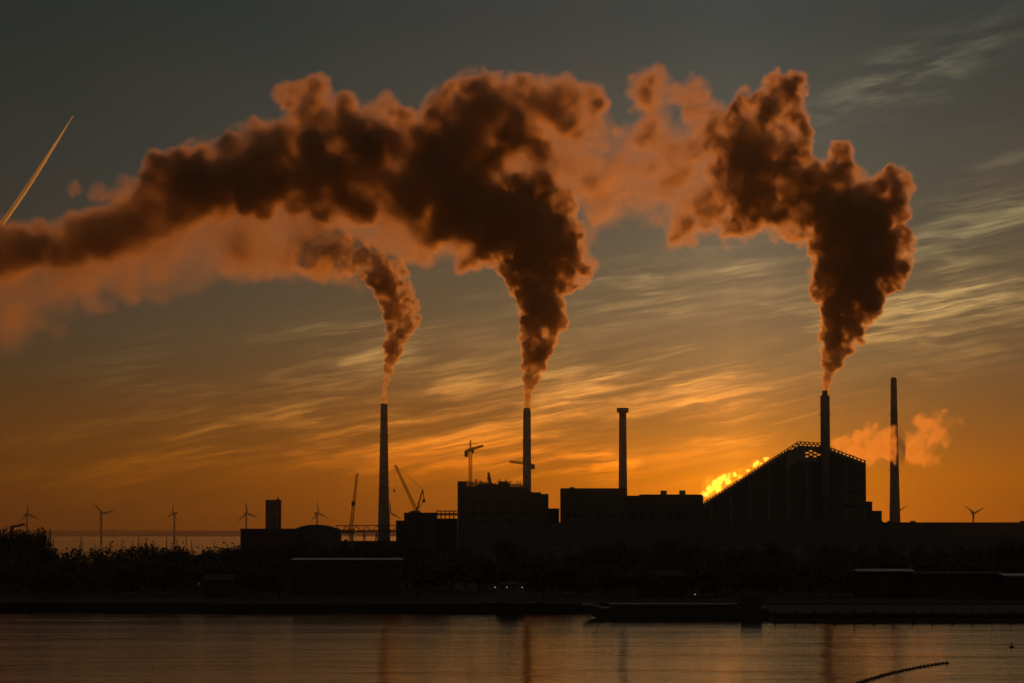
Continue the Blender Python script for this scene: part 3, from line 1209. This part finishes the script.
# ------------------------------------------------------------------ smoke
def value_noise(shape, cell, rs, off):
    """smooth random field on a grid: a random lattice turned at random, smoothly interpolated; cell = wavelength in grid cells"""
    q = rs.randn(3, 3)
    q, _ = np.linalg.qr(q)
    q = (q / cell).astype(np.float32)
    n = 64
    lat = rs.random((n, n, n)).astype(np.float32)
    g = [np.arange(m, dtype=np.float32) for m in shape]
    out = np.empty(shape, np.float32)
    lat = lat.ravel()
    for i0 in range(0, shape[0], 24):
        gi = g[0][i0:i0 + 24]
        idx, fr = [], []
        for a in range(3):
            c = q[a, 0] * gi[:, None, None] + q[a, 1] * g[1][None, :, None] + q[a, 2] * g[2][None, None, :] + np.float32(700.3 + off + 17 * a)
            fl = np.floor(c)
            f = c - fl
            fr.append(f * f * f * (f * (f * 6 - 15) + 10))
            idx.append(fl.astype(np.int32))
        w = [(idx[a] & 63, (idx[a] + 1) & 63) for a in range(3)]
        acc = 0
        for x in (0, 1):
            for y in (0, 1):
                base = (w[0][x] << 12) + (w[1][y] << 6)
                va = lat[base + w[2][0]]
                vb = lat[base + w[2][1]]
                v = va + (vb - va) * fr[2]
                acc = acc + v * (fr[0] if x else 1 - fr[0]) * (fr[1] if y else 1 - fr[1])
        out[i0:i0 + 24] = acc
    return out


def surface_nets(V, iso):
    Sg = V > iso
    nx, ny, nz = V.shape
    cnt = np.zeros((nx - 1, ny - 1, nz - 1), np.uint8)
    offs = [(i, j, k) for i in (0, 1) for j in (0, 1) for k in (0, 1)]
    for i, j, k in offs:
        cnt += Sg[i:nx - 1 + i, j:ny - 1 + j, k:nz - 1 + k]
    act = (cnt > 0) & (cnt < 8)
    cells = np.argwhere(act)
    if len(cells) == 0: return None, None
    idx = np.full(act.shape, -1, np.int32)
    idx[act] = np.arange(len(cells))
    pos = np.zeros((len(cells), 3), np.float32)
    num = np.zeros(len(cells), np.float32)
    cx, cy_, cz = cells.T
    for a in offs:
        for ax in range(3):
            if a[ax]: continue
            b = list(a); b[ax] = 1
            va = V[cx + a[0], cy_ + a[1], cz + a[2]]
            vb = V[cx + b[0], cy_ + b[1], cz + b[2]]
            m = (va > iso) != (vb > iso)
            t = np.where(m, (iso - va) / np.where(m, vb - va, 1), 0)
            p = np.zeros((len(cells), 3), np.float32) + np.array(a, np.float32)
            p[:, ax] = t
            pos += p * m[:, None]
            num += m
    pos = cells + pos / num[:, None]
    quads = []
    for ax in range(3):
        o1, o2 = [q for q in range(3) if q != ax]
        s0 = [slice(None)] * 3
        s1 = [slice(None)] * 3
        s0[ax] = slice(0, -1)
        s1[ax] = slice(1, None)
        for q in (o1, o2):
            s0[q] = slice(1, -1)
            s1[q] = slice(1, -1)
        A, B = Sg[tuple(s0)], Sg[tuple(s1)]
        e = np.argwhere(A != B)
        if len(e) == 0: continue
        base = e.copy()
        base[:, o1] += 1
        base[:, o2] += 1
        flip = A[A != B]
        q4 = []
        for d1, d2 in ((-1, -1), (0, -1), (0, 0), (-1, 0)):
            c = base.copy()
            c[:, o1] += d1
            c[:, o2] += d2
            q4.append(idx[c[:, 0], c[:, 1], c[:, 2]])
        q4 = np.stack(q4, 1)
        if ax == 1: flip = ~flip
        q4[flip] = q4[flip][:, ::-1]
        quads.append(q4)
    return pos, np.concatenate(quads)


def smoke_mat(density, g, albedo):
    m = bpy.data.materials.new('smoke')
    m.use_nodes = True
    nt = m.node_tree
    nt.nodes.clear()
    v = nt.nodes.new('ShaderNodeVolumePrincipled')
    v.inputs['Color'].default_value = (*albedo, 1)
    v.inputs['Density'].default_value = density
    v.inputs['Anisotropy'].default_value = g
    v.inputs['Absorption Color'].default_value = (0, 0, 0, 1)
    o = nt.nodes.new('ShaderNodeOutputMaterial')
    nt.links.new(v.outputs[0], o.inputs['Volume'])
    m.volume_intersection_method = 'FAST' if hasattr(m, 'volume_intersection_method') else None
    return m


def grow(puffs, seed, n_sub, sub=(.30, .48), reach=.85):
    """hang smaller billows on every puff"""
    r = random.Random(seed)
    out = []
    for p in puffs:
        x, y, rad, tau = p[:4]
        dep = p[4] if len(p) > 4 else r.uniform(-.35, .35) * rad
        out.append((x, y, dep, rad, tau))
        for i in range(n_sub):
            v = np.array([r.gauss(0, 1), r.gauss(0, 1), r.gauss(0, 1)])
            v /= np.linalg.norm(v)
            rs_ = rad * r.uniform(*sub)
            q = v * rad * reach * r.uniform(.8, 1.08)
            out.append((x + q[0], y + q[1], dep + q[2], rs_, tau * r.uniform(.5, .95)))
    return out


def thin(puffs, f): return [(p[0], p[1], p[2], p[3] * f) + tuple(p[4:]) for p in puffs]


def knobs(puffs, seed, n_sub):
    """second, finer generation of billows"""
    r = random.Random(seed)
    out = list(puffs)
    for x, y, dep, rad, tau in puffs:
        if rad < 5: continue
        for i in range(n_sub):
            v = np.array([r.gauss(0, 1), r.gauss(0, 1), r.gauss(0, 1)])
            v /= np.linalg.norm(v)
            q = v * rad * r.uniform(.75, .98)
            out.append((x + q[0], y + q[1], dep + q[2], rad * r.uniform(.25, .42), tau * r.uniform(.45, .9)))
    return out


def smoke_shells(parent, puffs, D, vox, levels, seed, wav, amp, g=.78, albedo=(.87, .78, .67), origin=None, pad=6, sharp=2.2, rel=1.0, inner=1.1):
    """density field of soft puffs roughened by noise, cut into nested shells of even density"""
    k = D / F
    P = np.array(puffs, np.float32)
    mg = P[:, 3] * 1.15 + pad
    lo = np.array([(P[:, 0] - mg).min(), (P[:, 2] - mg).min(), (P[:, 1] - mg).min()])
    hi = np.array([(P[:, 0] + mg).max(), (P[:, 2] + mg).max(), (P[:, 1] + mg).max()])
    shape = tuple(int(n) + 1 for n in np.ceil((hi - lo) / vox))
    rs = np.random.RandomState(seed)
    N = np.zeros(shape, np.float32)
    tot = 0
    w = wav / vox
    a = 1.0
    while w > 1.8:
        n = value_noise(shape, w, rs, rs.rand() * w)
        N += a * (1 - np.abs(n * 2 - 1) * 2)          # rounded billows with creases
        tot += a
        a *= .58
        w *= .5
    N /= tot
    V = np.zeros(shape, np.float32)
    ax = [lo[i] + np.arange(shape[i]) * vox for i in range(3)]
    for x, y, dep, rad, tau in puffs:
        i0, i1 = [], []
        for c, A, n in zip((x, dep, y), range(3), shape):
            i0.append(max(1, int((c - rad * 1.5 - lo[A]) / vox)))
            i1.append(min(n - 1, int((c + rad * 1.5 - lo[A]) / vox) + 2))
        sl = tuple(slice(p, q) for p, q in zip(i0, i1))
        if any(q <= p for p, q in zip(i0, i1)): continue
        X = ax[0][sl[0]][:, None, None] - x
        Yd = ax[1][sl[1]][None, :, None] - dep
        Z = ax[2][sl[2]][None, None, :] - y
        d = np.sqrt(X * X + Yd * Yd + Z * Z) / rad
        d = d - amp * N[sl] * min(1.0, wav / rad * 1.3)
        f = np.clip((1 - d) * sharp, 0, 1)
        f = f * f * (3 - 2 * f)
        s_ = tau / (2 * rad * k)
        V[sl] = np.maximum(V[sl], s_ * f) + .10 * np.minimum(V[sl], s_ * f)
    # thicker and thinner places inside the cloud
    G = np.zeros(shape, np.float32)
    for q, a in ((1.1, .5), (.5, .35), (.22, .25)):
        G += a * (value_noise(shape, max(2.0, wav * q / vox), rs, rs.rand() * 9) - .5)
    V *= np.exp(inner * 3.0 * G + inner * .55 * (N - N.mean()) / N.std())
    for i in range(3):
        s_ = [slice(None)] * 3
        s_[i] = 0; V[tuple(s_)] = 0
        s_[i] = -1; V[tuple(s_)] = 0
    prev = 0.0
    for L in levels:
        pos, quads = surface_nets(V, L)
        if pos is None or len(pos) < 20: break
        wx = lo[0] + pos[:, 0] * vox
        wy = lo[1] + pos[:, 1] * vox
        wz = lo[2] + pos[:, 2] * vox
        # pixel-sized units at depth D turned into metres
        kk = 1.0
        y3 = wy * k
        Xw = (wx - 512) * k
        # height: through the camera's pitch, as px() does
        b = (341.5 - wz) / F
        Yc = math.cos(PITCH) - b * math.sin(PITCH)
        Zw = CAM_Z + (math.sin(PITCH) + b * math.cos(PITCH)) * D / Yc
        Xw = (wx - 512) / F * D / Yc
        co = np.stack([Xw, D + y3, Zw], 1).astype(np.float32)
        if origin is not None: co -= np.array(origin, np.float32)
        me = bpy.data.meshes.new('smoke_layer')
        me.vertices.add(len(co))
        me.vertices.foreach_set('co', co.ravel())
        me.loops.add(quads.size)
        me.loops.foreach_set('vertex_index', quads.ravel().astype(np.int32))
        me.polygons.add(len(quads))
        me.polygons.foreach_set('loop_start', np.arange(0, quads.size, 4, dtype=np.int32))
        me.polygons.foreach_set('loop_total', np.full(len(quads), 4, np.int32))
        me.update(calc_edges=True)
        me.materials.append(smoke_mat((L - prev) * 1.35 * rel, g, albedo))
        o = bpy.data.objects.new('smoke_layer', me)
        col.objects.link(o)
        o.parent = parent
        prev = L


def plume(label, x, ytop, D, parts):
    c = px(x, ytop, D)
    t = thing('smoke_plume', label, 'smoke', c)
    for kw in parts:
        smoke_shells(t, D=D, origin=c, **kw)
    return t


# right plume, from the sloping plant
TC, TU = .72, .66
colR = [(825.9, 391, 2.9, 7), (825.9, 388, 3.1, 7), (826.2, 385, 3.4, 7), (826.6, 381, 4.0, 7), (827.2, 377.5, 4.8, 7), (828, 374, 6, 6), (831, 364, 9.5, 7), (834.5, 352, 13, 8), (838, 339, 17, 8), (843, 325, 21, 8), (848, 309, 26, 8),
        (852, 292, 29, 8), (850, 272, 33, 8), (846, 252, 34, 8), (872, 284, 19, 6), (889, 262, 24, 6), (897, 245, 17, 4), (868, 252, 30, 7), (856, 228, 33, 8), (832, 222, 30, 7),
        (822, 290, 12, 4), (868, 310, 12, 4)]
upR = [(880, 205, 28, 4), (893, 186, 20, 3), (868, 225, 30, 5), (838, 200, 36, 6), (812, 192, 33, 6), (786, 187, 34, 6), (762, 190, 34, 6), (795, 215, 30, 4), (840, 156, 15, 3), (832, 172, 20, 4),
       (797, 140, 17, 3), (788, 90, 20, 4), (775, 104, 26, 5), (757, 122, 30, 5), (792, 110, 18, 3), (746, 150, 34, 5), (738, 180, 34, 4.5), (742, 210, 30, 3), (772, 150, 34, 4), (795, 128, 16, 2.5),
       (735, 232, 16, 1.4), (720, 205, 26, 2.0)]
hazR = [(700, 170, 42, 1.5), (690, 205, 38, 1.5), (682, 228, 22, 1.3), (668, 150, 40, 1.2), (652, 90, 24, 1.3), (640, 85, 17, 1.2), (692, 98, 22, 1.1), (705, 120, 24, 1.2), (660, 120, 26, 1.0), (655, 190, 40, 1.1), (630, 175, 34, .95),
        (612, 195, 30, .8), (636, 130, 22, .6), (720, 150, 34, 1.4)]
LVT = [.0018, .0035, .006, .010, .018, .035, .07, .13]
LV = [.0035, .008, .017, .036, .075, .15, .30]
plume('right-hand smoke plume rising from the sloping plant and bending left', 825.7, 389, 2094, [
    dict(puffs=knobs(grow(thin(colR, TC), 5, 14), 50, 5), vox=1.0, levels=LV, seed=2, wav=13, amp=.40, inner=1.25),
    dict(puffs=knobs(grow(thin(upR, TU), 6, 9), 51, 4), vox=1.6, levels=LV, seed=3, wav=22, amp=.46, inner=1.15, sharp=1.5),
    dict(puffs=grow(hazR, 7, 7), vox=2.2, levels=LV, seed=4, wav=34, amp=.55, sharp=1.2, inner=.8),
])

# middle plume, from the boiler house chimney, drifting left
colM = [(527.0, 408, 3.2, 7), (527.1, 405, 3.2, 7), (527.3, 402, 3.3, 7), (527.6, 398.5, 3.7, 7), (528.2, 394, 4.4, 7), (529, 388, 5.5, 6), (531, 377, 8, 7), (534, 364, 11, 8), (537, 350, 14, 8), (539, 335, 18, 8), (541, 318, 21, 8), (542, 300, 24, 8),
        (540, 282, 28, 8), (536, 262, 32, 8), (528, 242, 36, 8), (516, 222, 38, 8), (560, 280, 16, 3.5), (562, 252, 22, 5), (556, 228, 24, 5), (572, 268, 14, 1.8), (580, 275, 12, 1.4), (500, 250, 20, 4),
        (556, 205, 22, 3)]
upM = [(500, 205, 42, 8), (470, 215, 44, 9), (470, 160, 50, 9), (440, 185, 50, 9), (485, 120, 44, 6), (470, 110, 34, 5), (520, 112, 36, 3.6), (452, 120, 34, 5), (510, 160, 40, 5), (545, 110, 32, 2.4), (572, 112, 30, 1.9), (585, 100, 20, 1.5),
       (412, 190, 42, 8), (400, 165, 42, 6), (370, 178, 40, 7), (405, 135, 26, 3), (360, 150, 40, 5), (335, 130, 34, 4.5), (318, 108, 26, 3), (300, 98, 17, 1.4), (285, 96, 14, .9), (320, 88, 14, 1.2), (340, 165, 40, 7),
       (305, 150, 44, 7.5), (270, 158, 40, 7), (300, 176, 34, 7), (245, 170, 38, 7), (215, 174, 35, 7), (188, 176, 30, 6), (165, 180, 26, 4.5), (260, 184, 32, 7), (220, 192, 27, 6), (155, 172, 18, 2.5), (335, 185, 32, 7), (432, 222, 28, 5), (470, 248, 24, 3), (380, 110, 20, 1.6)]
hazM = [(565, 150, 36, 1.5), (580, 185, 34, 1.3), (555, 195, 30, 1.3), (590, 130, 24, 1.2), (600, 215, 20, .9), (582, 240, 18, .9), (586, 262, 14, 1.1),
        (425, 245, 26, 1.3), (390, 232, 36, 1.3), (345, 228, 36, 1.3), (300, 225, 38, 1.3), (310, 255, 24, 1.2), (330, 266, 18, 1.2), (255, 225, 38, 1.25), (215, 234, 40, 1.25), (170, 242, 40, 1.3), (240, 256, 28, 1.0), (280, 262, 22, .9),
        (130, 252, 40, 1.1), (95, 265, 42, .8), (60, 276, 44, .6), (25, 284, 46, .5), (-10, 292, 48, .45), (55, 300, 32, .25), (10, 308, 32, .25), (-30, 290, 52, .4), (275, 245, 34, 1.1), (120, 285, 24, .4), (330, 245, 30, 1.1),
        (150, 190, 24, 1.3), (125, 192, 18, 1.1), (98, 190, 12, .9), (75, 188, 8, .6), (140, 215, 22, 1.0), (110, 225, 20, .9)]
veilM = [(400, 235, 40, .5), (350, 235, 46, .55), (300, 235, 48, .6), (250, 232, 48, .6), (205, 236, 50, .65), (160, 244, 52, .65), (115, 256, 54, .65), (70, 268, 56, .65), (25, 278, 58, .65), (-20, 286, 60, .65), (-70, 292, 62, .65)]
bandM = [(185, 202, 32, 6), (158, 213, 31, 6), (130, 226, 30, 6), (102, 237, 29, 6.5), (77, 243, 29, 7), (52, 246, 29, 7), (27, 249, 30, 7.5), (0, 252, 31, 8), (-27, 255, 33, 8)]
plume('middle smoke plume from the boiler house chimney, drifting far to the left', 527, 405, 2150, [
    dict(puffs=knobs(grow(thin(colM, TC), 15, 14), 52, 5), vox=1.0, levels=LV, seed=12, wav=12, amp=.40, inner=1.25),
    dict(puffs=grow(thin(upM, 1.1), 16, 9), vox=2.2, levels=LV, seed=13, wav=34, amp=.46, sharp=1.25, inner=.9),
    dict(puffs=grow(hazM, 17, 5, (.35, .6)), vox=2.4, levels=LVT, seed=14, wav=46, amp=.42, sharp=1.0, inner=.5),
    dict(puffs=grow(veilM, 61, 4, (.4, .7)), vox=3.0, levels=[.0006, .0012, .0022, .0036, .006], seed=29, wav=70, amp=.35, sharp=.85, inner=.45),
    dict(puffs=grow(thin(bandM, 1.5), 18, 4), vox=2.4, levels=LVT, seed=19, wav=44, amp=.4, sharp=1.0, inner=.45),
])

# left plume, from the lone tapered chimney
colL = [(383.8, 403.5, 3.0, 1.1), (384, 400, 2.8, .9), (384.2, 396, 2.8, .9), (384.5, 391.5, 2.9, 1.3), (385, 386, 3.5, 1.9), (386.5, 379, 4.5, 2.6), (388.5, 369, 6.5, 3.4), (391, 358, 9, 4.2), (393, 346, 11, 4.6), (396, 333, 13, 4.8), (394, 320, 12.5, 5), (391, 306, 12, 5), (388, 293, 15, 5.5), (383, 280, 16, 6), (380, 268, 14, 5),
        (374, 278, 12, 4), (404, 326, 12, 2), (408, 308, 13, 1.3), (412, 320, 10, 1.0), (404, 292, 13, 1.3), (398, 272, 13, 1.5),
        (364, 257, 13, 3), (350, 266, 11, 1.6), (326, 252, 19, 2.2), (318, 262, 13, 1.4), (344, 246, 14, 1.6), (365, 273, 9, 2)]
plume('thin left smoke plume curling up from the lone tapered chimney', 384, 397, 2200, [
    dict(puffs=knobs(grow([(x, y, r * (.86 if y < 390 else 1), t_ * 1.05) for x, y, r, t_ in colL], 25, 12), 53, 5), vox=.9, levels=LV, seed=22, wav=11, amp=.4, sharp=1.9),
])

# steam behind the sloping roof, lit through by the sun
stY = [(705, 493, 4.5, 2), (710, 488.5, 5, 2.4), (715, 484, 5.2, 2.4), (719, 480, 5.2, 2.4), (724, 477, 4.4, 2.2), (730, 475, 3.6, 1.8), (735, 473.5, 3, 1.6), (728, 481, 4, 1.6), (718, 488, 5, 1.6),
       (748, 470, 2.4, 1.2), (755, 464, 3.0, 1.8), (757.5, 461.5, 2.6, 1.8), (765, 459, 2.6, 1.5), (768, 457.5, 1.9, 1.2), (740, 475, 3, 1.0), (761, 463, 2.5, 1.0)]
stY += [(712, 489, 15, .10), (726, 480, 13, .09), (742, 474, 11, .07), (757, 465, 9, .06)]  # wide thin puffs added around the steam to give a soft glow
c = px(712, 505, 2230)
t = thing('steam_cloud', 'glowing yellow steam hugging the sloping roof of the plant', 'steam', c)
smoke_shells(t, grow([(x, y + .8, r * .8, t_ * .6) for x, y, r, t_ in stY], 31, 8), 2230, .5, [.0012, .0025, .005, .010, .02, .05, .10, .2], 32, 4.5, .5, sharp=1.1, g=.93, origin=c, albedo=(.98, .98, .98))
# pale steam right of the summit, drifting across the smokeless chimney
stO = [(838, 443, 6, 1.6), (845, 444, 9, 1.6), (853, 447, 11, 1.6), (862, 448, 12, 1.6), (872, 450, 13, 1.6), (883, 447, 14, 1.5), (893, 448, 14, 1.4), (858, 438, 8, 1.2), (868, 434, 8, 1.1), (867, 425, 5, .7), (880, 436, 10, 1.2), (893, 438, 11, 1.0),
       (903, 455, 9, .5), (915, 440, 13, .55), (926, 428, 15, .65), (938, 420, 11, .5), (926, 445, 14, .5), (940, 436, 12, .4), (915, 455, 10, .4), (952, 425, 10, .25), (930, 460, 10, .25)]
c = px(840, 446, 2205)
t = thing('steam_cloud', 'orange steam drifting across the right smokeless chimney', 'steam', c)
smoke_shells(t, grow(thin(stO, .55), 41, 7, (.3, .6)), 2205, 1.0, [.0015, .004, .008, .015, .028, .05], 42, 13, .65, inner=1.2, g=.83, origin=c, albedo=(.95, .85, .75), sharp=1.1)

# ------------------------------------------------------------------ condensation trail high in the sky
def contrail():
    D = 40000
    t = None
    c = px(73, 116, D)
    t = thing('contrail', 'pale straight aircraft trail slanting across the upper left sky', 'contrail', c)
    b = MB()
    pts = []
    n = 40
    for i in range(n + 1):
        f = i / n
        x, y = 73.2 + (-14 - 73.2) * f, 115.5 + (246 - 115.5) * f + 3 * math.sin(f * 3.1)
        p = px(x, y, D - 9000 * f)
        k = (D - 9000 * f) / F
        r = k * (.6 + 3.0 * min(1, f * 2.0) + 1.4 * f + .16 * math.sin(i * 1.9))
        pts.append((p[0] - c[0], p[1] - c[1], p[2] - c[2], r))
    for side in (-1, 1):
        rings = []
        for x, y, z, r in pts:
            rr = r * .98
            rings.append([b.bm.verts.new((x + side * r * .26 * .84 + rr * math.cos(a) * .84, y + rr * math.sin(a), z + side * r * .26 * .54 + rr * math.cos(a) * .54)) for a in (2 * math.pi * j / 12 for j in range(12))])
        for p, q in zip(rings, rings[1:]):
            for i in range(12):
                j = (i + 1) % 12
                b.bm.faces.new([p[i], p[j], q[j], q[i]])
        b.bm.faces.new(rings[0][::-1]); b.bm.faces.new(rings[-1])
        m = smoke_mat(.020, .80, (.88, 1.0, 1.0))
        b.build('vapour_strand', m, t)
        b = MB()
    b.bm.free()


contrail()
